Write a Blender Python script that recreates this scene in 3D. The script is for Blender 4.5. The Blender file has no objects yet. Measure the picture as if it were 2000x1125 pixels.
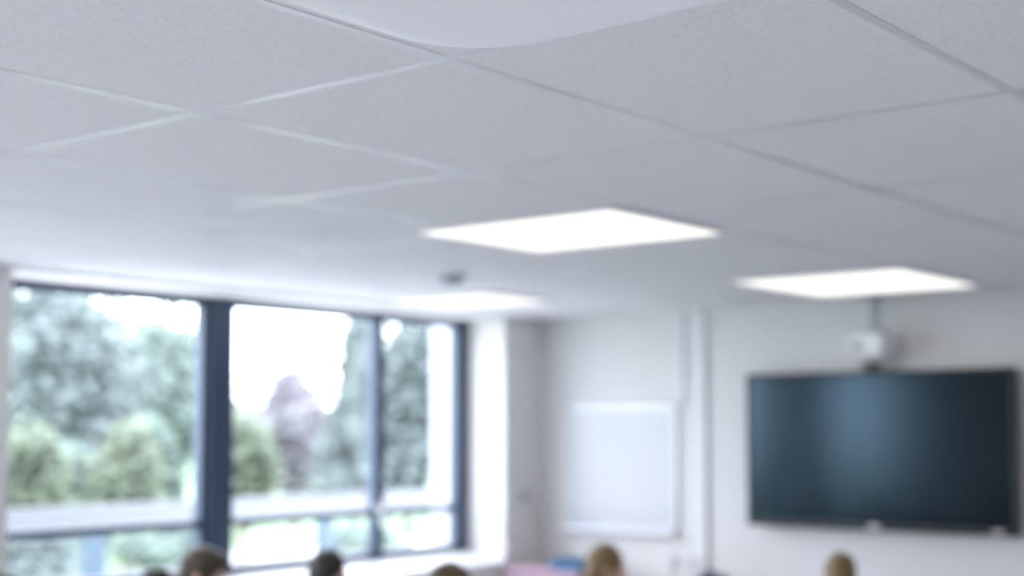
import bpy, bmesh, math, random
from mathutils import Vector, Matrix, noise

random.seed(7)
scene = bpy.context.scene
C = scene.collection
CAM_Z = 1.83                      # eye height above the classroom floor
CEIL = CAM_Z + 0.792              # ceiling height
WALL_Y = 6.16                     # inner face of the window wall
FRONT_X = 7.99                    # inner face of the wall with the screen
BACK_X, RIGHT_Y = -2.6, -3.0

# ------------------------------------------------------------------ camera, sky, exposure
cam_data = bpy.data.cameras.new('camera')
cam = bpy.data.objects.new('camera', cam_data)
C.objects.link(cam)
cam.location = (0, 0, CAM_Z)
YAW, PITCH = math.radians(38.8023), math.radians(3.6861)
fwd = Vector((math.cos(YAW) * math.cos(PITCH), math.sin(YAW) * math.cos(PITCH), math.sin(PITCH)))
cam.rotation_euler = fwd.to_track_quat('-Z', 'Y').to_euler()
cam_data.sensor_width = 36
cam_data.lens = 49.943
cam_data.shift_y = 0.0503
cam_data.clip_start = 0.02
cam_data.clip_end = 500
cam_data.dof.use_dof = True
cam_data.dof.focus_distance = 2.45
cam_data.dof.aperture_fstop = 1.5
scene.camera = cam

scene.view_settings.view_transform = 'Standard'
scene.view_settings.look = 'None'
scene.view_settings.gamma = 1.0
scene.view_settings.exposure = 0.10
scene.view_settings.use_curve_mapping = False

world = bpy.data.worlds.new('overcast_sky')
scene.world = world
world.use_nodes = True
bg = world.node_tree.nodes['Background']
bg.inputs['Color'].default_value = (0.835, 0.885, 1.0, 1)
bg.inputs['Strength'].default_value = 10.6

PANEL_EMISSION = 1.35
ADDED_PANEL_EMISSION = 14.0

# ------------------------------------------------------------------ materials
def mat(name, col, rough=0.6, metal=0.0, spec=0.5, bump=0.0, bscale=60.0, var=0.0, vscale=4.0, sheen=0.0, trans=0.0):
    m = bpy.data.materials.new(name)
    m.use_nodes = True
    nt = m.node_tree
    b = nt.nodes['Principled BSDF']
    b.inputs['Base Color'].default_value = (*col, 1)
    b.inputs['Roughness'].default_value = rough
    b.inputs['Metallic'].default_value = metal
    b.inputs['Specular IOR Level'].default_value = spec
    tc = nt.nodes.new('ShaderNodeTexCoord')
    if var:
        n = nt.nodes.new('ShaderNodeTexNoise')
        n.inputs['Scale'].default_value = vscale
        n.inputs['Detail'].default_value = 5
        nt.links.new(tc.outputs['Object'], n.inputs['Vector'])
        r = nt.nodes.new('ShaderNodeValToRGB')
        r.color_ramp.elements[0].position = 0.3
        r.color_ramp.elements[1].position = 0.7
        r.color_ramp.elements[0].color = (*[max(0, c * (1 - var)) for c in col], 1)
        r.color_ramp.elements[1].color = (*[min(1, c * (1 + var)) for c in col], 1)
        nt.links.new(n.outputs['Fac'], r.inputs['Fac'])
        nt.links.new(r.outputs['Color'], b.inputs['Base Color'])
    if bump:
        n2 = nt.nodes.new('ShaderNodeTexNoise')
        n2.inputs['Scale'].default_value = bscale
        n2.inputs['Detail'].default_value = 6
        nt.links.new(tc.outputs['Object'], n2.inputs['Vector'])
        bp = nt.nodes.new('ShaderNodeBump')
        bp.inputs['Strength'].default_value = bump
        bp.inputs['Distance'].default_value = 0.01
        nt.links.new(n2.outputs['Fac'], bp.inputs['Height'])
        nt.links.new(bp.outputs['Normal'], b.inputs['Normal'])
    if trans:
        t = nt.nodes.new('ShaderNodeBsdfTranslucent')
        t.inputs['Color'].default_value = (*[min(1, c * 1.1) for c in col], 1)
        mx = nt.nodes.new('ShaderNodeMixShader')
        mx.inputs['Fac'].default_value = trans
        out = nt.nodes['Material Output']
        nt.links.new(b.outputs['BSDF'], mx.inputs[1])
        nt.links.new(t.outputs['BSDF'], mx.inputs[2])
        nt.links.new(mx.outputs['Shader'], out.inputs['Surface'])
    return m

def emit_mat(name, col, strength):
    m = bpy.data.materials.new(name)
    m.use_nodes = True
    nt = m.node_tree
    nt.nodes.remove(nt.nodes['Principled BSDF'])
    e = nt.nodes.new('ShaderNodeEmission')
    e.inputs['Color'].default_value = (*col, 1)
    e.inputs['Strength'].default_value = strength
    nt.links.new(e.outputs['Emission'], nt.nodes['Material Output'].inputs['Surface'])
    return m

def glass_mat(name):
    m = bpy.data.materials.new(name)
    m.use_nodes = True
    nt = m.node_tree
    nt.nodes.remove(nt.nodes['Principled BSDF'])
    t = nt.nodes.new('ShaderNodeBsdfTransparent')
    t.inputs['Color'].default_value = (0.97, 0.98, 0.985, 1)
    g = nt.nodes.new('ShaderNodeBsdfGlossy')
    g.inputs['Roughness'].default_value = 0.02
    lw = nt.nodes.new('ShaderNodeLayerWeight')
    lw.inputs['Blend'].default_value = 0.5
    pw = nt.nodes.new('ShaderNodeMath'); pw.operation = 'POWER'; pw.inputs[1].default_value = 5.0
    nt.links.new(lw.outputs['Facing'], pw.inputs[0])
    f = nt.nodes.new('ShaderNodeMath'); f.operation = 'MULTIPLY_ADD'
    f.inputs[1].default_value = 0.5; f.inputs[2].default_value = 0.025
    nt.links.new(pw.outputs[0], f.inputs[0])
    mx = nt.nodes.new('ShaderNodeMixShader')
    nt.links.new(f.outputs[0], mx.inputs['Fac'])
    nt.links.new(t.outputs['BSDF'], mx.inputs[1])
    nt.links.new(g.outputs['BSDF'], mx.inputs[2])
    nt.links.new(mx.outputs['Shader'], nt.nodes['Material Output'].inputs['Surface'])
    return m

def tile_mat():
    """Mineral-fibre ceiling tile: white with fine pits and fissures."""
    m = mat('ceiling_tile', (0.78, 0.78, 0.79), 0.95, spec=0.1)
    nt = m.node_tree
    b = nt.nodes['Principled BSDF']
    tc = nt.nodes['Texture Coordinate']
    n = nt.nodes.new('ShaderNodeTexNoise')
    n.inputs['Scale'].default_value = 75
    n.inputs['Detail'].default_value = 8
    n.inputs['Roughness'].default_value = 0.75
    nt.links.new(tc.outputs['Object'], n.inputs['Vector'])
    r = nt.nodes.new('ShaderNodeValToRGB')
    r.color_ramp.elements[0].position = 0.30
    r.color_ramp.elements[0].color = (0.70, 0.70, 0.71, 1)
    r.color_ramp.elements[1].position = 0.52
    r.color_ramp.elements[1].color = (0.80, 0.80, 0.81, 1)
    nt.links.new(n.outputs['Fac'], r.inputs['Fac'])
    nt.links.new(r.outputs['Color'], b.inputs['Base Color'])
    bp = nt.nodes.new('ShaderNodeBump')
    bp.inputs['Strength'].default_value = 0.2
    bp.inputs['Distance'].default_value = 0.004
    nt.links.new(n.outputs['Fac'], bp.inputs['Height'])
    nt.links.new(bp.outputs['Normal'], b.inputs['Normal'])
    return m

M = {
    'tile': tile_mat(),
    'tbar': mat('ceiling_bar', (0.66, 0.67, 0.69), 0.28, spec=1.0),
    'wall': mat('wall_paint', (0.72, 0.715, 0.715), 0.7, spec=0.3, bump=0.08, bscale=90),
    'wall_panel_tint': mat('wall_paint_panel_tint', (0.82, 0.805, 0.79), 0.7, spec=0.3, bump=0.08, bscale=90),  # same white paint as the other walls, warm panel light put into its colour
    'trim': mat('white_gloss_trim', (0.86, 0.87, 0.88), 0.35),
    'carpet': mat('carpet', (0.72, 0.72, 0.75), 0.7, spec=0.1, bump=0.5, bscale=200, var=0.15, vscale=60),
    'frame': mat('window_frame_navy', (0.036, 0.062, 0.110), 0.36, spec=0.6),  # navy frame, with blue glare from the windows put into its colour
    'glass': glass_mat('window_glass'),
    'opal': mat('opal_plastic', (0.90, 0.91, 0.93), 0.35, spec=0.5),
    'white_metal': mat('white_metal', (0.80, 0.80, 0.80), 0.4),
    'diffuser': emit_mat('lit_diffuser', (1.0, 0.985, 0.955), PANEL_EMISSION),
    'added_diffuser': emit_mat('added_bright_diffuser', (0.95, 0.945, 1.0), ADDED_PANEL_EMISSION),
    'screen': mat('screen_glass', (0.004, 0.005, 0.007), 0.16, spec=0.45),
    'bezel': mat('screen_bezel', (0.012, 0.013, 0.015), 0.35),
    'badge': mat('badge_silver', (0.55, 0.50, 0.52), 0.4),
    'sticker': mat('sticker_grey', (0.45, 0.43, 0.40), 0.6),
    'black': mat('black_plastic', (0.015, 0.017, 0.02), 0.45),
    'whiteboard': mat('whiteboard_enamel', (0.59, 0.605, 0.64), 0.35),
    'alu': mat('aluminium', (0.62, 0.64, 0.67), 0.4, metal=0.6),
    'trunking': mat('trunking_plastic', (0.74, 0.75, 0.77), 0.45),
    'proj': mat('projector_white', (0.72, 0.74, 0.78), 0.45),
    'grey': mat('grey_plastic', (0.38, 0.41, 0.46), 0.5),
    'palegrey': mat('pale_grey_plastic', (0.62, 0.65, 0.70), 0.5),
    'pink': mat('pink_plastic', (0.47, 0.32, 0.40), 0.5),
    'blue': mat('blue_plastic', (0.05, 0.14, 0.27), 0.5),
    'navy': mat('navy_fabric', (0.03, 0.05, 0.10), 0.85, bump=0.3, bscale=300),
    'white_lam': mat('white_laminate', (0.76, 0.76, 0.77), 0.4),
    'wood': mat('beech_laminate', (0.55, 0.40, 0.26), 0.45, var=0.15, vscale=12),
    'steel': mat('grey_steel', (0.35, 0.36, 0.38), 0.35, metal=0.8),
    'chair': mat('chair_plastic', (0.06, 0.10, 0.22), 0.5),
    'skin': mat('skin', (0.62, 0.37, 0.27), 0.5, var=0.06, vscale=14),
    'skin_b': mat('skin_tan', (0.50, 0.29, 0.20), 0.5, var=0.06, vscale=14),
    'iris': mat('iris_brown', (0.03, 0.02, 0.012), 0.2),
    'lips': mat('lips', (0.50, 0.22, 0.19), 0.45),
    'eye': mat('eye_white', (0.8, 0.8, 0.78), 0.2),
    'jumper': mat('navy_jumper', (0.025, 0.035, 0.075), 0.9, bump=0.35, bscale=260),
    'jumper_g': mat('grey_jumper', (0.10, 0.10, 0.12), 0.9, bump=0.35, bscale=260),
    'trouser': mat('charcoal_trousers', (0.04, 0.04, 0.045), 0.85, bump=0.2, bscale=260),
    'shoe': mat('black_shoes', (0.012, 0.012, 0.012), 0.35),
    'lawn': mat('lawn_grass', (0.22, 0.30, 0.19), 0.95, spec=0.1, var=0.3, vscale=0.8, bump=0.5, bscale=40),
    'paving': mat('pale_paving', (0.68, 0.68, 0.68), 0.85, var=0.08, vscale=2.0),
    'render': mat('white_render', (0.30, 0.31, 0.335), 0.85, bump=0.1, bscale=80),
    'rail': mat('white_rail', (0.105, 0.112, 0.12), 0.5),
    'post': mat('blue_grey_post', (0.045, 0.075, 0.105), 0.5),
    'bark': mat('bark', (0.20, 0.16, 0.13), 0.9, bump=0.6, bscale=20, var=0.3, vscale=8),
}

M['screen'].node_tree.nodes['Principled BSDF'].inputs['Specular Tint'].default_value = (0.50, 0.80, 1.0, 1)

def hair_mat(name, col):
    m = mat(name, col, 0.5, spec=0.4, var=0.35, vscale=45, bump=0.6, bscale=120)
    return m

def leaf_mat(name, col):
    return mat(name, col, 0.6, spec=0.3, var=0.35, vscale=0.9, trans=0.35)  # leaf colours are lightened to stand in for outdoor haze and glare

# ------------------------------------------------------------------ mesh helpers
def bm_box(bm, x0, x1, y0, y1, z0, z1, mi=0):
    vs = [bm.verts.new(p) for p in ((x0, y0, z0), (x1, y0, z0), (x1, y1, z0), (x0, y1, z0),
                                    (x0, y0, z1), (x1, y0, z1), (x1, y1, z1), (x0, y1, z1))]
    for f in ((0, 3, 2, 1), (4, 5, 6, 7), (0, 1, 5, 4), (1, 2, 6, 5), (2, 3, 7, 6), (3, 0, 4, 7)):
        fc = bm.faces.new([vs[i] for i in f])
        fc.material_index = mi

def bm_tube(bm, a, b, ra, rb=None, seg=12, cap=True):
    rb = ra if rb is None else rb
    a, b = Vector(a), Vector(b)
    d = (b - a).normalized()
    q = d.to_track_quat('Z', 'Y')
    rings = []
    for p, r in ((a, ra), (b, rb)):
        rings.append([bm.verts.new(p + q @ Vector((r * math.cos(t), r * math.sin(t), 0)))
                      for t in (2 * math.pi * k / seg for k in range(seg))])
    for k in range(seg):
        bm.faces.new((rings[0][k], rings[0][(k + 1) % seg], rings[1][(k + 1) % seg], rings[1][k]))
    if cap:
        bm.faces.new(rings[0][::-1])
        bm.faces.new(rings[1])

def bm_ball(bm, c, r, u=16, v=10):
    """Ellipsoid with radii r (number or triple)."""
    r = (r, r, r) if not hasattr(r, '__len__') else r
    bmesh.ops.create_uvsphere(bm, u_segments=u, v_segments=v, radius=1.0,
                              matrix=Matrix.Translation(c) @ Matrix.Diagonal((*r, 1)))

def bm_capsule(bm, a, b, ra, rb):
    bm_tube(bm, a, b, ra, rb, 14)
    bm_ball(bm, a, ra, 14, 8)
    bm_ball(bm, b, rb, 14, 8)

def obj(name, bm, m, parent=None, bevel=0.0, smooth=False, seg=2):
    me = bpy.data.meshes.new(name)
    bm.normal_update()
    bm.to_mesh(me)
    bm.free()
    o = bpy.data.objects.new(name, me)
    C.objects.link(o)
    for k in (m if isinstance(m, (list, tuple)) else [m]):
        me.materials.append(k)
    if parent:
        o.parent = parent
    if bevel:
        b = o.modifiers.new('bevel', 'BEVEL')
        b.width = bevel
        b.segments = seg
        b.limit_method = 'ANGLE'
    if smooth:
        for p in me.polygons:
            p.use_smooth = True
    return o

def boxes(name, lst, m, parent=None, bevel=0.0):
    bm = bmesh.new()
    for b in lst:
        bm_box(bm, *b)
    return obj(name, bm, m, parent, bevel)

def tubes(name, lst, m, parent=None):
    bm = bmesh.new()
    for a, b, r in lst:
        bm_tube(bm, a, b, r)
    return obj(name, bm, m, parent, smooth=False)

def tag(o, label, cat, group=None, kind=None):
    o['label'] = label
    o['category'] = cat
    if group:
        o['group'] = group
    if kind:
        o['kind'] = kind
    return o

def thing(name, label, cat, loc=(0, 0, 0), rz=0.0, group=None):
    o = bpy.data.objects.new(name, None)
    o.empty_display_size = 0.1
    C.objects.link(o)
    o.location = loc
    o.rotation_euler = (0, 0, rz)
    return tag(o, label, cat, group)

def struct(o):
    o['kind'] = 'structure'
    return o

def remeshed(name, bm, m, parent, voxel, smooth_it=6, disp=0.0, dscale=30.0):
    """Fuse overlapping closed shapes into one continuous skin."""
    me = bpy.data.meshes.new('tmp')
    bm.to_mesh(me)
    bm.free()
    t = bpy.data.objects.new('tmp', me)
    C.objects.link(t)
    r = t.modifiers.new('r', 'REMESH')
    r.mode = 'VOXEL'
    r.voxel_size = voxel
    s = t.modifiers.new('s', 'SMOOTH')
    s.iterations = smooth_it
    s.factor = 0.5
    dg = bpy.context.evaluated_depsgraph_get()
    me2 = bpy.data.meshes.new_from_object(t.evaluated_get(dg))
    bpy.data.objects.remove(t)
    me2.name = name
    if disp:
        nrm = [v.normal.copy() for v in me2.vertices]
        for v, n in zip(me2.vertices, nrm):
            p = v.co
            v.co = p + n * disp * noise.noise(Vector((p.x * dscale, p.y * dscale, p.z * dscale * 0.35)))
    me2.materials.clear()
    me2.materials.append(m)
    for p in me2.polygons:
        p.use_smooth = True
    o = bpy.data.objects.new(name, me2)
    C.objects.link(o)
    o.parent = parent
    return o

# ------------------------------------------------------------------ room shell
struct(boxes('floor', [(BACK_X - .2, FRONT_X + .2, RIGHT_Y - .2, WALL_Y + .42, -0.15, 0.0)], M['carpet']))
struct(boxes('wall_front', [(FRONT_X, FRONT_X + .2, RIGHT_Y - .2, WALL_Y + .42, 0, CEIL + .1)], M['wall']))
struct(boxes('wall_back', [(BACK_X - .2, BACK_X, RIGHT_Y - .2, WALL_Y + .42, 0, CEIL + .1)], M['wall']))
struct(boxes('wall_right', [(BACK_X, FRONT_X, RIGHT_Y - .2, RIGHT_Y, 0, CEIL + .1)], M['wall']))
HEAD = CAM_Z + 0.775              # soffit over the windows
SILL = CAM_Z - 0.886              # front edge of the sill
FRAME_Y = 6.52                    # plane of the window frames
WO = WALL_Y + .42
OPEN = [(0.9, 3.30), (3.81, 7.577)]
pieces = [(BACK_X, FRONT_X, WALL_Y, WO, 0, SILL - .02), (BACK_X, FRONT_X, WALL_Y, WO, HEAD, CEIL + .1)]
edges = [BACK_X] + [e for o_ in OPEN for e in o_] + [FRONT_X]
for k in range(0, len(edges), 2):
    pieces.append((edges[k], edges[k + 1], WALL_Y, WO, SILL - .02, HEAD))
struct(boxes('wall_left', pieces, M['wall_panel_tint']))
for k, (a, b) in enumerate(OPEN):
    bm = bmesh.new()               # sloping window board
    sec = [(WALL_Y - .015, SILL), (FRAME_Y - .03, CAM_Z - .828), (WO, CAM_Z - .828), (WO, SILL - .02), (WALL_Y - .015, SILL - .02)]
    A = [bm.verts.new((a, y, z)) for y, z in sec]
    B = [bm.verts.new((b, y, z)) for y, z in sec]
    bm.faces.new(A[::-1]); bm.faces.new(B)
    for i in range(5):
        bm.faces.new((A[i], A[(i + 1) % 5], B[(i + 1) % 5], B[i]))
    bmesh.ops.recalc_face_normals(bm, faces=bm.faces)
    struct(obj('trim_%d' % (k + 1), bm, M['trim']))
struct(boxes('baseboard_front', [(FRONT_X - .015, FRONT_X, RIGHT_Y, WALL_Y, 0, .1)], M['trim']))
struct(boxes('baseboard_left', [(BACK_X, FRONT_X - .015, WALL_Y - .015, WALL_Y, 0, .1)], M['trim']))

# suspended ceiling: mineral tiles with a grid of painted bars
GX = [2.2326 + 1.05 * i for i in (-4, -3, -2, 0, 1, 2, 3, 4, 5)]
GY = [1.975 + 0.8308 * j for j in range(-6, 6)]
bm = bmesh.new()
bm_box(bm, BACK_X - .2, FRONT_X + .0, RIGHT_Y - .2, WALL_Y + .0, CEIL, CEIL + .1, 0)
for x in GX:
    if BACK_X < x < FRONT_X:
        bm_box(bm, x - .012, x + .012, RIGHT_Y, WALL_Y, CEIL - .0022, CEIL + .004, 1)
for y in GY:
    if RIGHT_Y < y < WALL_Y:
        bm_box(bm, BACK_X, FRONT_X, y - .012, y + .012, CEIL - .0018, CEIL + .004, 1)
bm_box(bm, FRONT_X - .02, FRONT_X, RIGHT_Y, WALL_Y, CEIL - .002, CEIL + .004, 1)
bm_box(bm, BACK_X, FRONT_X, WALL_Y - .02, WALL_Y, CEIL - .002, CEIL + .004, 1)
struct(obj('ceiling', bm, [M['tile'], M['tbar']]))

# ------------------------------------------------------------------ windows
TR = CAM_Z - .532                  # transom
FB, FT = CAM_Z - .828, CAM_Z + .772
def window(n, a, b, left, right, handle_x=None):
    """Frame between x=a and b with stiles of the given widths, a transom and two panes."""
    y0, y1 = FRAME_Y - .035, FRAME_Y + .035
    w = struct(bpy.data.objects.new('window_%d' % n, None))
    C.objects.link(w)
    boxes('window_frame', [(a, b, y0, y1, FT - .05, FT), (a, b, y0, y1, FB, FB + .045),
                           (a, a + left, y0, y1, FB + .045, FT - .05), (b - right, b, y0, y1, FB + .045, FT - .05)],
          M['frame'], w, .004)
    boxes('transom', [(a + left, b - right, y0 + .005, y1 - .005, TR - .024, TR + .024)], M['frame'], w, .004)
    boxes('pane', [(a + left - .004, b - right + .004, FRAME_Y - .004, FRAME_Y + .004, TR + .02, FT - .046)], M['glass'], w)
    boxes('pane', [(a + left - .004, b - right + .004, FRAME_Y - .004, FRAME_Y + .004, FB + .041, TR - .02)], M['glass'], w)
    if handle_x:
        bm = bmesh.new()
        bm_box(bm, handle_x - .014, handle_x + .014, y0 - .012, y0, TR - .03, TR + .07)
        bm_tube(bm, (handle_x, y0 - .008, TR + .03), (handle_x, y0 - .045, TR + .03), .009)
        bm_box(bm, handle_x - .011, handle_x + .011, y0 - .058, y0 - .040, TR - .08, TR + .042)
        obj('handle', bm, M['alu'], w, .003)
    return w
window(1, 3.81, 5.29, .06, .06)
window(2, 5.42, 6.69, .05, .042, 6.665)
window(3, 6.69, 7.577, .042, .125, None)
struct(boxes('trim_3', [(5.27, 5.44, FRAME_Y - .06, FRAME_Y + .06, FB, FT)], M['frame'], None, .006))   # broad post between the first two windows
window(4, 0.9, 3.30, .06, .06)  # out-of-view window, added for daylight and for the glow in the wall screen

# ------------------------------------------------------------------ ceiling lights
def rounded_square(h, r, n=14):
    pts = []
    for cx, cy, a0 in ((h - r, h - r, 0), (-h + r, h - r, 90), (-h + r, -h + r, 180), (h - r, -h + r, 270)):
        for k in range(n + 1):
            a = math.radians(a0 + 90 * k / n)
            pts.append((cx + r * math.cos(a), cy + r * math.sin(a)))
    return pts
def ceiling_light(x0, x1, y0, y1, label, glow='diffuser'):
    t = thing('ceiling_light', label, 'ceiling light', ((x0 + x1) / 2, (y0 + y1) / 2, CEIL - .001), 0, 'square ceiling light panels')
    hx, hy = (x1 - x0) / 2, (y1 - y0) / 2
    f = .018
    def outline(gx, gy, r):
        return [(x * gx / .5, y * gy / .5) for x, y in rounded_square(.5, r)]
    bm = bmesh.new()
    prof = [(0.0, 0.0), (f, 0.0), (f, -.012), (0.0, -.012)]
    rings = [[bm.verts.new((x, y, z)) for x, y in outline(hx + g, hy + g, .03)] for g, z in prof]
    n = len(rings[0])
    for A, B in zip(rings, rings[1:] + rings[:1]):
        for k in range(n):
            bm.faces.new((A[k], A[(k + 1) % n], B[(k + 1) % n], B[k]))
    bmesh.ops.recalc_face_normals(bm, faces=bm.faces)
    obj('light_frame', bm, M['white_metal'], t)
    bm = bmesh.new()
    lo = [bm.verts.new((x, y, -.010)) for x, y in outline(hx, hy, .03)]
    hi = [bm.verts.new((x, y, -.002)) for x, y in outline(hx, hy, .03)]
    bm.faces.new(lo[::-1]); bm.faces.new(hi)
    for k in range(n):
        bm.faces.new((lo[k], lo[(k + 1) % n], hi[(k + 1) % n], hi[k]))
    obj('diffuser', bm, M[glow], t)
    return t
ceiling_light(4.10, 4.88, 2.85, 3.775, 'large glowing square ceiling panel, nearest of the three lit lights')
ceiling_light(6.51, 7.53, 2.82, 3.755, 'glowing square ceiling panel in front of the wall screen')
ceiling_light(6.16, 6.82, 5.17, 5.93, 'small glowing ceiling panel close to the windows and far corner')
for (x, y, lb) in ((-1.6, 0.9, 'added out-of-view glowing panel at the back of the room'),
                   (0.4, 3.3, 'added out-of-view glowing panel to the left behind the viewer'),
                   (1.2, -1.4, 'added out-of-view glowing panel at the right rear of the room'),
                   (-1.6, 3.3, 'added out-of-view glowing panel in the rear corner by the windows')):
    ceiling_light(x - .42, x + .42, y - .45, y + .45, lb, 'added_diffuser')  # extra panels out of view, added and made stronger to brighten the near ceiling

# big rounded fitting hanging just below the ceiling, nearest the camera
t = thing('ceiling_fitting', 'large white rounded square ceiling fitting, unlit, hanging nearest the viewer', 'light fitting', (1.385, 1.125, CEIL - .006))
bm = bmesh.new()
prof = [(.470, .165, -.112), (.480, .175, -.122), (.479, .175, -.132), (.470, .170, -.137), (.44, .16, -.139), (.36, .14, -.134), (.26, .11, -.133), (.12, .06, -.136)]
rings = []
for h, r, z in prof:
    rings.append([bm.verts.new((x, y, z)) for x, y in rounded_square(h, r)])
for A, B in zip(rings, rings[1:]):
    for k in range(len(A)):
        bm.faces.new((A[k], A[(k + 1) % len(A)], B[(k + 1) % len(A)], B[k]))
bm.faces.new(rings[-1])
bm.faces.new(rings[0][::-1])
bmesh.ops.recalc_face_normals(bm, faces=bm.faces)
obj('diffuser', bm, M['opal'], t, smooth=True)
bm = bmesh.new()
rings = [[bm.verts.new((x, y, z)) for x, y in rounded_square(h, r)] for h, r, z in ((.30, .08, 0), (.30, .08, -.02), (.44, .15, -.112))]
for A, B in zip(rings, rings[1:]):
    for k in range(len(A)):
        bm.faces.new((A[k], A[(k + 1) % len(A)], B[(k + 1) % len(A)], B[k]))
bm.faces.new(rings[-1]); bm.faces.new(rings[0][::-1])
bmesh.ops.recalc_face_normals(bm, faces=bm.faces)
obj('housing', bm, M['white_metal'], t)

# smoke detector by the windows
t = thing('smoke_detector', 'small grey round detector on the ceiling near the windows', 'smoke detector', (5.40, 4.74, CEIL - .001))
bm = bmesh.new(); bm_tube(bm, (0, 0, -.018), (0, 0, 0), .075, .075, 24)
obj('base', bm, M['palegrey'], t, .003)
bm = bmesh.new(); bm_tube(bm, (0, 0, -.05), (0, 0, -.018), .045, .062, 24)
obj('cover', bm, M['grey'], t, .004)

# ------------------------------------------------------------------ things on the front wall
WX = FRONT_X
t = thing('wall_screen', 'large black flat screen mounted on the wall, switched off', 'television', (WX, 3.605, CAM_Z - .115))
hw, hh = .842, .470
boxes('wall_mount', [(-.04, -.001, -.3, .3, -.2, .2)], M['black'], t)
boxes('housing', [(-.10, -.04, -hw, hw, -hh, hh)], M['bezel'], t, .008)
bz = .022
boxes('bezel', [(-.112, -.10, -hw, hw, hh - bz, hh), (-.112, -.10, -hw, hw, -hh, -hh + .045),
                (-.112, -.10, -hw, -hw + bz, -hh + .045, hh - bz), (-.112, -.10, hw - bz, hw, -hh + .045, hh - bz)], M['bezel'], t, .003)
boxes('screen', [(-.106, -.10, -hw + bz - .001, hw - bz + .001, -hh + .044, hh - bz + .001)], M['screen'], t)
bm = bmesh.new(); bm_ball(bm, (-.113, .0, -hh + .022), (.004, .045, .017))
o = obj('badge', bm, M['badge'], t, smooth=True); o['label'] = 'pale oval badge on the lower bezel'
o = boxes('sticker', [(-.1135, -.112, -.765, -.70, -hh + .008, -hh + .036)], M['sticker'], t); o['label'] = 'pale rectangular sticker'
bm = bmesh.new()
bm_box(bm, -.14, -.07, -.05, .05, 0, .012)
bm_tube(bm, (-.105, 0, .012), (-.105, 0, .03), .012)
bm_box(bm, -.135, -.085, -.045, .045, .022, .050)
wc = thing('webcam', 'small black camera sitting on top of the wall screen', 'webcam', (WX, 3.605, CAM_Z + .3555))
obj('body', bm, M['black'], wc, .004)
bm = bmesh.new(); bm_tube(bm, (-.139, 0, .036), (-.133, 0, .036), .011, .011, 16)
obj('lens', bm, M['screen'], wc)

t = thing('projector', 'small white box on a pole above the wall screen', 'projector', (7.80, 3.545, CEIL - .0015))
tubes('ceiling_plate', [((0, 0, -.02), (0, 0, 0), .06)], M['grey'], t)
tubes('pole', [((0, 0, -.20), (0, 0, -.018), .026)], M['grey'], t)
boxes('bracket', [(-.05, .05, -.06, .06, -.225, -.20)], M['grey'], t, .004)
boxes('body', [(-.13, .15, -.10, .10, -.365, -.225)], M['proj'], t, .018)
bm = bmesh.new(); bm_tube(bm, (-.14, .05, -.30), (-.128, .05, -.30), .030, .030, 18)
obj('lens', bm, M['grey'], t)

t = thing('whiteboard', 'blank white wall board in a slim pale frame beside the far corner', 'whiteboard', (WX, 5.468, CAM_Z - .253))
hw, hh = .44, .418
boxes('board', [(-.018, -.002, -hw + .012, hw - .012, -hh + .012, hh - .012)], M['whiteboard'], t)
boxes('frame', [(-.024, 0, -hw, hw, hh - .014, hh), (-.024, 0, -hw, hw, -hh, -hh + .014),
                (-.024, 0, -hw, -hw + .014, -hh, hh), (-.024, 0, hw - .014, hw, -hh, hh)], M['alu'], t)
boxes('pen_tray', [(-.075, -.024, -hw, hw, -hh - .004, -hh + .006), (-.075, -.071, -hw, hw, -hh + .006, -hh + .02)], M['alu'], t)

tag(boxes('cable_trunking', [(WX - .018, WX, 4.965, 5.015, CAM_Z + .166, CEIL)], M['trunking'], None, .003),
    'short white cable trunking running from the ceiling to the whiteboard', 'cable trunking', 'cable trunking on the screen wall')
tag(boxes('cable_trunking', [(WX - .025, WX, 4.80, 4.87, .86, CEIL)], M['trunking'], None, .003),
    'long white cable trunking running down between whiteboard and black screen', 'cable trunking', 'cable trunking on the screen wall')
t = thing('thermostat', 'small grey control box on the wall between window and corner', 'wall control', (7.774, WALL_Y, CAM_Z - .455))
boxes('back_box', [(-.04, .04, -.02, 0, -.04, .04)], M['palegrey'], t, .004)
tubes('dial', [((0, -.035, 0), (0, -.02, 0), .022)], M['grey'], t)

# cupboard under the whiteboard and what stands on it
t = thing('cupboard', 'low white cupboard along the wall under the whiteboard', 'cupboard', (7.72, 5.2, 0))
boxes('body', [(-.24, .25, -.9, .9, .06, .72)], M['white_lam'], t, .003)
boxes('plinth', [(-.2, .25, -.88, .88, 0, .06)], M['grey'], t)
boxes('worktop', [(-.26, .255, -.91, .91, .72, .75)], M['wood'], t, .003)
for k in range(3):
    d = boxes('door', [(-.258, -.24, -.89 + k * .595, -.305 + k * .595, .07, .71)], M['white_lam'], t, .002)
    tubes('handle', [((-.275, -.36 + k * .595, .52), (-.275, -.36 + k * .595, .64), .006),
                     ((-.275, -.36 + k * .595, .53), (-.256, -.36 + k * .595, .53), .005),
                     ((-.275, -.36 + k * .595, .63), (-.256, -.36 + k * .595, .63), .005)], M['steel'], d)
t = thing('storage_box', 'long pale pink storage box on the cupboard in the far corner', 'storage box', (7.62, 5.775, .75))
boxes('body', [(-.13, .13, -.30, .30, .0, .13)], M['pink'], t, .012)
boxes('lid', [(-.14, .14, -.31, .31, .13, .165)], M['pink'], t, .01)
t = thing('basket', 'small dark blue basket on top of the pink box', 'basket', (7.62, 5.60, .9155))
bm = bmesh.new()
for (hx, hy, z0, z1) in ((.09, .11, 0, .008),):
    bm_box(bm, -hx, hx, -hy, hy, z0, z1)
bm_box(bm, -.1, -.09, -.12, .12, 0, .07); bm_box(bm, .09, .1, -.12, .12, 0, .07)
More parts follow.
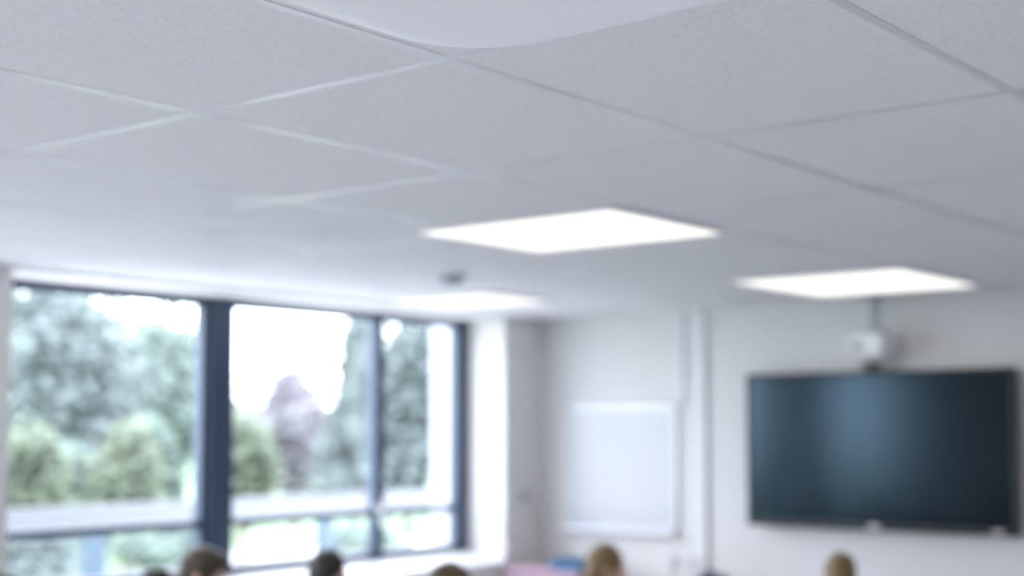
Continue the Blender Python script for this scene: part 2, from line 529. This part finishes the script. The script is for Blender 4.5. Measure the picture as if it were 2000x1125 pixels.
bm_box(bm, -.09, .09, -.12, -.11, 0, .07); bm_box(bm, -.09, .09, .11, .12, 0, .07)
obj('body', bm, M['blue'], t, .003)
bm = bmesh.new(); bm_box(bm, -.112, .112, -.132, -.118, .062, .074); bm_box(bm, -.112, .112, .118, .132, .062, .074)
bm_box(bm, -.112, -.098, -.118, .118, .062, .074); bm_box(bm, .098, .112, -.118, .118, .062, .074)
obj('rim', bm, M['blue'], t, .003)
t = thing('desk_lamp', 'pale grey angled lamp standing under the whiteboard corner', 'lamp', (7.86, 4.97, .75))
tubes('base', [((0, 0, 0), (0, 0, .02), .07)], M['palegrey'], t)
tubes('stem', [((0, .02, .02), (0, .02, .25), .014)], M['palegrey'], t)
tubes('arm', [((0, .02, .245), (0, -.15, .272), .010)], M['palegrey'], t)
bm = bmesh.new(); bm_tube(bm, (0, .02, .20), (0, .02, .275), .045, .028, 20)
obj('shade', bm, M['palegrey'], t)
t = thing('rucksack', 'dark navy bag on the cupboard beside the long trunking', 'bag', (7.72, 4.60, .75))
bm = bmesh.new()
bm_ball(bm, (0, 0, .085), (.10, .13, .085)); bm_ball(bm, (0, .045, .13), (.08, .07, .075)); bm_ball(bm, (0, -.055, .125), (.08, .06, .07))
remeshed('bag_body', bm, M['navy'], t, .009)
tubes('strap', [((-.02, -.03, .195), (-.02, .0, .208), .007), ((-.02, .0, .208), (-.02, .03, .20), .007)], M['navy'], t)

# ------------------------------------------------------------------ pupils
def make_chair(x, y, rz, s, label):
    t = thing('school_chair', label, 'chair', (x, y, 0), rz, 'school chairs')
    h = .42 * s
    bm = bmesh.new(); bm_box(bm, -.19, .19, -.19, .19, h - .028, h - .010)
    obj('seat', bm, M['chair'], t, .008)
    bm = bmesh.new(); bm_box(bm, -.225, -.208, -.18, .18, h + .16, h + .36)
    obj('backrest', bm, M['chair'], t, .008)
    for sx in (-1, 1):
        for sy in (-1, 1):
            tubes('leg', [((sx * .15, sy * .16, h - .028), (sx * .19, sy * .19, 0), .011)], M['steel'], t)
    for sy in (-1, 1):
        tubes('back_post', [((-.17, sy * .15, h - .02), (-.217, sy * .15, h + .3), .010)], M['steel'], t)
    return t

def make_person(hx, hy, top, rz, turn, hair, hair_col, skin, jumper, label, place, nod=0.0):
    """Seated pupil whose crown is at (hx, hy, top), body facing rz, head turned by `turn`."""
    s = top / 1.255
    t = thing('person', label, 'person', (0, 0, 0), rz, 'pupils seated in the classroom')
    R = Matrix.Rotation(turn, 3, 'Z') @ Matrix.Rotation(nod, 3, 'Y')
    piv = Vector((.015, 0, 1.03))
    def H(x, y, z):
        return tuple((R @ (Vector((x, y, z)) - piv) + piv) * s)
    def P(x, y, z):
        return (x * s, y * s, z * s)
    Hm = Matrix.Scale(s, 4) @ Matrix.Translation(piv) @ R.to_4x4() @ Matrix.Translation(-piv)
    def hball(bm, c, r):
        bmesh.ops.create_uvsphere(bm, u_segments=20, v_segments=14, radius=1.0,
                                  matrix=Hm @ Matrix.Translation(c) @ Matrix.Diagonal((*r, 1)))
    off = Vector(H(.012, 0, 1.25)); off.z = 0
    off = Matrix.Rotation(rz, 3, 'Z') @ off
    t.location = (hx - off.x, hy - off.y, 0)
    cap = lambda bm, a, b, ra, rb: bm_capsule(bm, P(*a), P(*b), ra * s, rb * s)
    bm = bmesh.new()
    # head: skull, face, jaw, chin, nose, brow, cheeks, lips, ears
    hball(bm, (.008, 0, 1.145), (.092, .073, .098))
    hball(bm, (.045, 0, 1.105), (.062, .060, .075))
    hball(bm, (.060, 0, 1.060), (.044, .043, .034))
    hball(bm, (.088, 0, 1.043), (.018, .020, .015))
    hball(bm, (.108, 0, 1.098), (.017, .012, .017))
    hball(bm, (.100, 0, 1.118), (.010, .008, .022))
    hball(bm, (.094, 0, 1.142), (.010, .040, .009))
    for sy in (-1, 1):
        hball(bm, (.075, sy * .036, 1.095), (.022, .019, .020))
        hball(bm, (.006, sy * .076, 1.115), (.018, .010, .028))
    hball(bm, (.098, 0, 1.071), (.009, .019, .005))
    hball(bm, (.096, 0, 1.063), (.008, .016, .005))
    # neck and trunk
    cap(bm, (0, 0, .92), (.014, 0, 1.06), .050, .046)
    cap(bm, (0, -.06, .52), (0, .06, .52), .105, .105)
    cap(bm, (-.01, -.04, .64), (-.01, .04, .64), .090, .090)
    cap(bm, (-.005, -.055, .80), (-.005, .055, .80), .098, .098)
    cap(bm, (0, -.12, .885), (0, .12, .885), .052, .052)
    for sy in (-1, 1):
        cap(bm, (0, sy * .03, .95), (0, sy * .14, .89), .042, .050)
        cap(bm, (0, sy * .155, .88), (.035, sy * .205, .675), .046, .036)
        cap(bm, (.035, sy * .205, .675), (.245, sy * .125, .592), .036, .024)
        bm_ball(bm, P(.290, sy * .112, .583), (.042 * s, .032 * s, .014 * s))
        for k in range(4):
            L = (.050, .058, .055, .042)[k]
            yk = sy * (.112 - .027 + .018 * k)
            a = (.318, yk, .582); b = (.318 + L * .55, yk, .578); c = (.318 + L, yk, .563)
            cap(bm, a, b, .0085, .0080); cap(bm, b, c, .0080, .0070)
        cap(bm, (.272, sy * (.112 - .026), .580), (.300, sy * (.112 - .054), .572), .0100, .0085)
        cap(bm, (.300, sy * (.112 - .054), .572), (.325, sy * (.112 - .060), .564), .0085, .0075)
        cap(bm, (.0, sy * .075, .50), (.38, sy * .095, .485), .082, .058)
        cap(bm, (.38, sy * .095, .485), (.36, sy * .10, .085), .056, .036)
        cap(bm, (.345, sy * .10, .045), (.49, sy * .115, .032), .040, .030)
    body = remeshed('body', bm, skin, t, .0075, 4)
    # eyes
    for sy in (-1, 1):
        bm = bmesh.new(); hball(bm, (.087, sy * .030, 1.124), (.012, .012, .010))
        eye = obj('eye', bm, M['eye'], t, smooth=True)
        bm = bmesh.new(); hball(bm, (.0965, sy * .031, 1.124), (.0042, .0055, .0055))
        obj('iris', bm, M['iris'], eye, smooth=True)
    bm = bmesh.new(); hball(bm, (.1035, 0, 1.0705), (.0065, .017, .0038)); hball(bm, (.1015, 0, 1.0635), (.006, .014, .0040))
    obj('lips', bm, M['lips'], t, smooth=True)
    for sy in (-1, 1):
        bm = bmesh.new(); hball(bm, (.1005, sy * .031, 1.1435), (.004, .016, .0032))
        obj('eyebrow', bm, hair_col, t, smooth=True)
    # hair
    bm = bmesh.new()
    hball(bm, (.0, 0, 1.152), (.100, .083, .103))
    hball(bm, (-.035, 0, 1.115), (.067, .078, .085))
    hball(bm, (-.030, 0, 1.070), (.048, .056, .040))
    if hair == 'fringe':
        hball(bm, (.050, .012, 1.190), (.060, .066, .045))
    if hair == 'long':
        hball(bm, (-.045, 0, 1.05), (.066, .088, .11))
        hball(bm, (-.065, 0, .95), (.052, .100, .13))
        for sy in (-1, 1):
            hball(bm, (-.005, sy * .066, 1.09), (.055, .026, .10))
            hball(bm, (-.02, sy * .078, .98), (.045, .030, .11))
    remeshed('hair', bm, hair_col, t, .0065, 2, .006, 55)
    # jumper, collar, trousers, shoes
    bm = bmesh.new(); g = .014
    cap(bm, (0, -.06, .53), (0, .06, .53), .105 + g, .105 + g)
    cap(bm, (-.01, -.04, .64), (-.01, .04, .64), .092 + g, .092 + g)
    cap(bm, (-.005, -.055, .80), (-.005, .055, .80), .098 + g, .098 + g)
    cap(bm, (0, -.12, .885), (0, .12, .885), .052 + g, .052 + g)
    for sy in (-1, 1):
        cap(bm, (0, sy * .035, .945), (0, sy * .14, .89), .042 + g, .050 + g)
        cap(bm, (0, sy * .155, .88), (.035, sy * .205, .675), .046 + g, .036 + g)
        cap(bm, (.035, sy * .205, .675), (.225, sy * .132, .600), .036 + g, .026 + g)
    remeshed('jumper', bm, jumper, t, .011, 4)
    bm = bmesh.new()
    bm_tube(bm, P(-.002, 0, .945), P(.004, 0, .992), .066 * s, .060 * s, 24)
    obj('collar', bm, jumper, t, smooth=True)
    bm = bmesh.new()
    cap(bm, (0, -.06, .52), (0, .06, .52), .105 + .009, .105 + .009)
    for sy in (-1, 1):
        cap(bm, (.0, sy * .075, .50), (.38, sy * .095, .485), .082 + .010, .058 + .012)
        cap(bm, (.38, sy * .095, .485), (.362, sy * .10, .13), .056 + .012, .040 + .014)
    remeshed('trousers', bm, M['trouser'], t, .011, 4)
    for sy in (-1, 1):
        bm = bmesh.new()
        cap(bm, (.343, sy * .10, .050), (.49, sy * .115, .040), .047, .037)
        bm_box(bm, .30 * s, .52 * s, (sy * .108 - .04) * s, (sy * .108 + .04) * s, .0, .018 * s)
        remeshed('shoe', bm, M['shoe'], t, .009, 3)
    ax, ay = t.location.x, t.location.y
    make_chair(ax, ay, rz, s * .985, 'navy school chair under the pupil ' + place)
    return t

H_DARK = hair_mat('hair_dark', (0.022, 0.017, 0.013))
H_BROWN = hair_mat('hair_brown', (0.060, 0.045, 0.028))
H_MID = hair_mat('hair_mid_brown', (0.105, 0.072, 0.034))
H_FAIR = hair_mat('hair_light_brown', (0.21, 0.140, 0.056))
H_RED = hair_mat('hair_auburn', (0.060, 0.028, 0.018))
rad = math.radians
make_person(3.22, 5.25, 1.262, rad(-6), rad(-12), 'fringe', H_RED, M['skin'], M['jumper_g'],
            'seated person with auburn hair, only the crown showing at far left', 'at far left', 0.05)
make_person(3.44, 4.50, 1.304, rad(-4), rad(-8), 'short', H_DARK, M['skin_b'], M['jumper'],
            'seated person with very dark short hair low in front of left window', 'low in front of the left window')
make_person(4.26, 5.23, 1.306, rad(-10), rad(-48), 'fringe', H_BROWN, M['skin'], M['jumper'],
            'seated person with brown hair, head in front of thick window post', 'before the thick window post', 0.12)
make_person(5.18, 5.37, 1.227, rad(-10), rad(-42), 'long', H_DARK, M['skin_b'], M['jumper'],
            'seated person with long dark hair in front of middle window', 'before the middle window', 0.08)
make_person(4.29, 3.76, 1.311, rad(-4), rad(-6), 'short', H_MID, M['skin'], M['jumper_g'],
            'seated person with olive brown hair below the window sill, centre', 'below the right window')
make_person(6.16, 4.31, 1.243, rad(-10), rad(-42), 'short', H_FAIR, M['skin'], M['jumper'],
            'seated person with light brown short hair below the whiteboard', 'below the whiteboard', 0.06)
make_person(6.74, 3.27, 1.217, rad(6), rad(20), 'short', H_FAIR, M['skin'], M['jumper'],
            'seated person with light brown short hair below the black screen', 'below the black screen')

# ------------------------------------------------------------------ outdoors
struct(boxes('ground', [(-60, 160, WO, 160, -.4, -.15)], M['lawn']))
struct(boxes('terrace', [(-12, 26, WO, 10.6, -.15, -.02)], M['paving']))
struct(boxes('path', [(13.2, 60, 13.5, 18.0, -.15, -.13)], M['paving']))
struct(boxes('wall_outside', [(8.40, 8.75, WO + .05, 7.58, -.02, 3.6)], M['render']))

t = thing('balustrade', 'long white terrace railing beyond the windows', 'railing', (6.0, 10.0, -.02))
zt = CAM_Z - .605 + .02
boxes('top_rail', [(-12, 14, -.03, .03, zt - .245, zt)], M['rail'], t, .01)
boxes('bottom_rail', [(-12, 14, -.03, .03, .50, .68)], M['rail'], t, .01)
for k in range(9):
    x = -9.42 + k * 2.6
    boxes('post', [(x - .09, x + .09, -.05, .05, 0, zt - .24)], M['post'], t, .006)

def blob(bm, c, r, sub=2, amp=.22):
    res = bmesh.ops.create_icosphere(bm, subdivisions=sub, radius=1.0)
    sd = random.uniform(0, 50)
    for v in res['verts']:
        d = v.co.normalized()
        k = 1 + amp * noise.noise(d * 2.3 + Vector((sd, 0, 0))) + amp * .5 * noise.noise(d * 6 + Vector((0, sd, 0)))
        v.co = Vector((c[0] + d.x * r[0] * k, c[1] + d.y * r[1] * k, c[2] + d.z * r[2] * k))

def leaves(bm, c, r, n, size):
    for _ in range(n):
        d = Vector((random.gauss(0, 1), random.gauss(0, 1), random.gauss(0, 1))).normalized()
        q = random.uniform(.72, 1.35)
        p = Vector((c[0] + d.x * r[0] * q, c[1] + d.y * r[1] * q, c[2] + d.z * r[2] * q))
        a = Vector((random.gauss(0, 1), random.gauss(0, 1), random.gauss(0, 1))).normalized()
        b = a.orthogonal().normalized()
        s = size * random.uniform(.6, 1.3)
        v = [bm.verts.new(p + a * s * .5), bm.verts.new(p + b * s * .28), bm.verts.new(p - a * s * .5), bm.verts.new(p - b * s * .28)]
        bm.faces.new(v)

def tree(name, x, y, z0, z1, w, m, label, kind='round', clumps=30, per=200, leaf=.26, inner=.70):
    """Crown from z0 to z1 and about w wide, standing on the lawn."""
    random.seed(sum((k + 3) * ord(c) for k, c in enumerate(label)))
    t = thing(name, label, 'tree', (x, y, -.15), 0, 'trees outside the windows')
    z0, z1 = z0 + .15, z1 + .15
    bm = bmesh.new()
    tr = max(.08, w * .05)
    bm_tube(bm, (0, 0, 0), (0, 0, z0 + (z1 - z0) * .5), tr, tr * .4, 12)
    for k in range(5):
        a = 2.4 * k
        zz = z0 + (z1 - z0) * (.1 + .1 * k)
        bm_tube(bm, (0, 0, zz), (w * .3 * math.cos(a), w * .3 * math.sin(a), zz + (z1 - z0) * .2), tr * .4, tr * .15, 8)
    obj('trunk', bm, M['bark'], t)
    bm = bmesh.new()
    hz = (z1 - z0) / 2
    for k in range(clumps):
        if kind == 'cone':
            f = (k + .5) / clumps
            zz = z0 + (z1 - z0) * f * .93
            rr = w / 2 * (1 - f) ** .8
            a = k * 2.4
            c = (rr * .62 * math.cos(a), rr * .62 * math.sin(a), zz)
            r = (max(.25, rr * .50), max(.25, rr * .50), max(.3, hz * .16))
        else:
            d = Vector((random.gauss(0, 1), random.gauss(0, 1), random.gauss(0, 1))).normalized() * random.uniform(.25, .78) ** .6
            c = (d.x * w / 2 * .82, d.y * w / 2 * .82, z0 + hz + d.z * hz * .82)
            q = random.uniform(.17, .29)
            r = (w * q, w * q, hz * 2 * q * .8)
        blob(bm, c, tuple(v * inner for v in r), 3, .5)
        leaves(bm, c, r, per, leaf)
    obj('crown', bm, m, t)
    return t

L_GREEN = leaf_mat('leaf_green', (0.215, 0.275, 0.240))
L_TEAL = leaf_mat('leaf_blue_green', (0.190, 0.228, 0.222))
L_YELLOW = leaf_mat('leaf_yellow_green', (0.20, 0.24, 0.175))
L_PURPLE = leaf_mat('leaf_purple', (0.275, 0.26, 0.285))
L_PINK = leaf_mat('leaf_hazy_pink', (0.29, 0.255, 0.25))
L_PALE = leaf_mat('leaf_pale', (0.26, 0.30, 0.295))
tree('broadleaf_tree', 12.68, 19.34, 0.55, 4.6, 3.0, L_TEAL, 'broad blue green tree filling the middle of the left window', leaf=.24, inner=.5)
tree('broadleaf_tree', 15.58, 20.52, 0.40, 4.3, 2.4, L_GREEN, 'airy green tree at the right of the left window, sky showing through', leaf=.22, inner=.4, per=150)
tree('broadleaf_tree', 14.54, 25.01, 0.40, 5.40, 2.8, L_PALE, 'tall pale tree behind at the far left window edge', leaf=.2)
tree('shrub', 9.64, 15.14, 0.20, 2.0, 1.0, L_YELLOW, 'yellow green bush low at the left edge of the left window', clumps=16, leaf=.2, inner=.45, per=110)
tree('shrub', 11.0, 15.04, 0.20, 1.95, 1.0, L_YELLOW, 'yellow green bush low in the middle of the left window', clumps=16, leaf=.2, inner=.45, per=110)
tree('shrub', 11.3, 16.9, 0.15, 1.75, 1.0, L_GREEN, 'green bush between the two yellow green bushes of the left window', clumps=16, leaf=.2, inner=.5, per=110)
tree('shrub', 12.5, 16.5, 0.15, 2.0, .75, L_GREEN, 'green bush at the right edge of the left window', clumps=16, leaf=.2, inner=.5, per=110)
tree('shrub', 13.22, 15.48, 0.30, 2.10, 0.9, L_YELLOW, 'yellow green bush just right of the thick window post', clumps=14, leaf=.2, inner=.45, per=110)
tree('ornamental_tree', 19.16, 20.85, 0.45, 3.1, 1.45, L_PURPLE, 'purple leaved small tree in the middle window', clumps=44, per=130, leaf=.2, inner=.75)
tree('conifer', 17.07, 17.07, 0.60, 3.9, 1.7, L_TEAL, 'pointed blue green conifer at the right of the middle window', 'cone', 30, 110, .14)
tree('broadleaf_tree', 15.41, 14.34, 0.60, 3.85, 1.6, L_TEAL, 'airy blue green tree in the right window', leaf=.2, inner=.5, per=150)
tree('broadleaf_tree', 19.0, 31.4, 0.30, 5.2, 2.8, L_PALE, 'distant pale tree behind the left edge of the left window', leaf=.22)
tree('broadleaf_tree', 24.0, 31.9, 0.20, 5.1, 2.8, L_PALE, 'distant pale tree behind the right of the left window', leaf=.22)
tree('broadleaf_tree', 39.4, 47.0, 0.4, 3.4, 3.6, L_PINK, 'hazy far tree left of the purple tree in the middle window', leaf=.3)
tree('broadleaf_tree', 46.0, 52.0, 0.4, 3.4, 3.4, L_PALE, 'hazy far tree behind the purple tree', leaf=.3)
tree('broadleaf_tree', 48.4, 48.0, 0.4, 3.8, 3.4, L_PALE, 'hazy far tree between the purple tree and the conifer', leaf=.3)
tree('shrub', 8.4, 13.3, -0.05, 0.85, 1.3, L_TEAL, 'low bush under the railing at the left of the left window', clumps=14, leaf=.12)
tree('shrub', 10.1, 12.9, -0.05, 0.85, 1.3, L_GREEN, 'low bush under the railing at the right of the left window', clumps=14, leaf=.12)
tree('shrub', 13.0, 12.7, -0.05, 0.8, 1.3, L_GREEN, 'low bush under the railing in the middle window', clumps=14, leaf=.12)
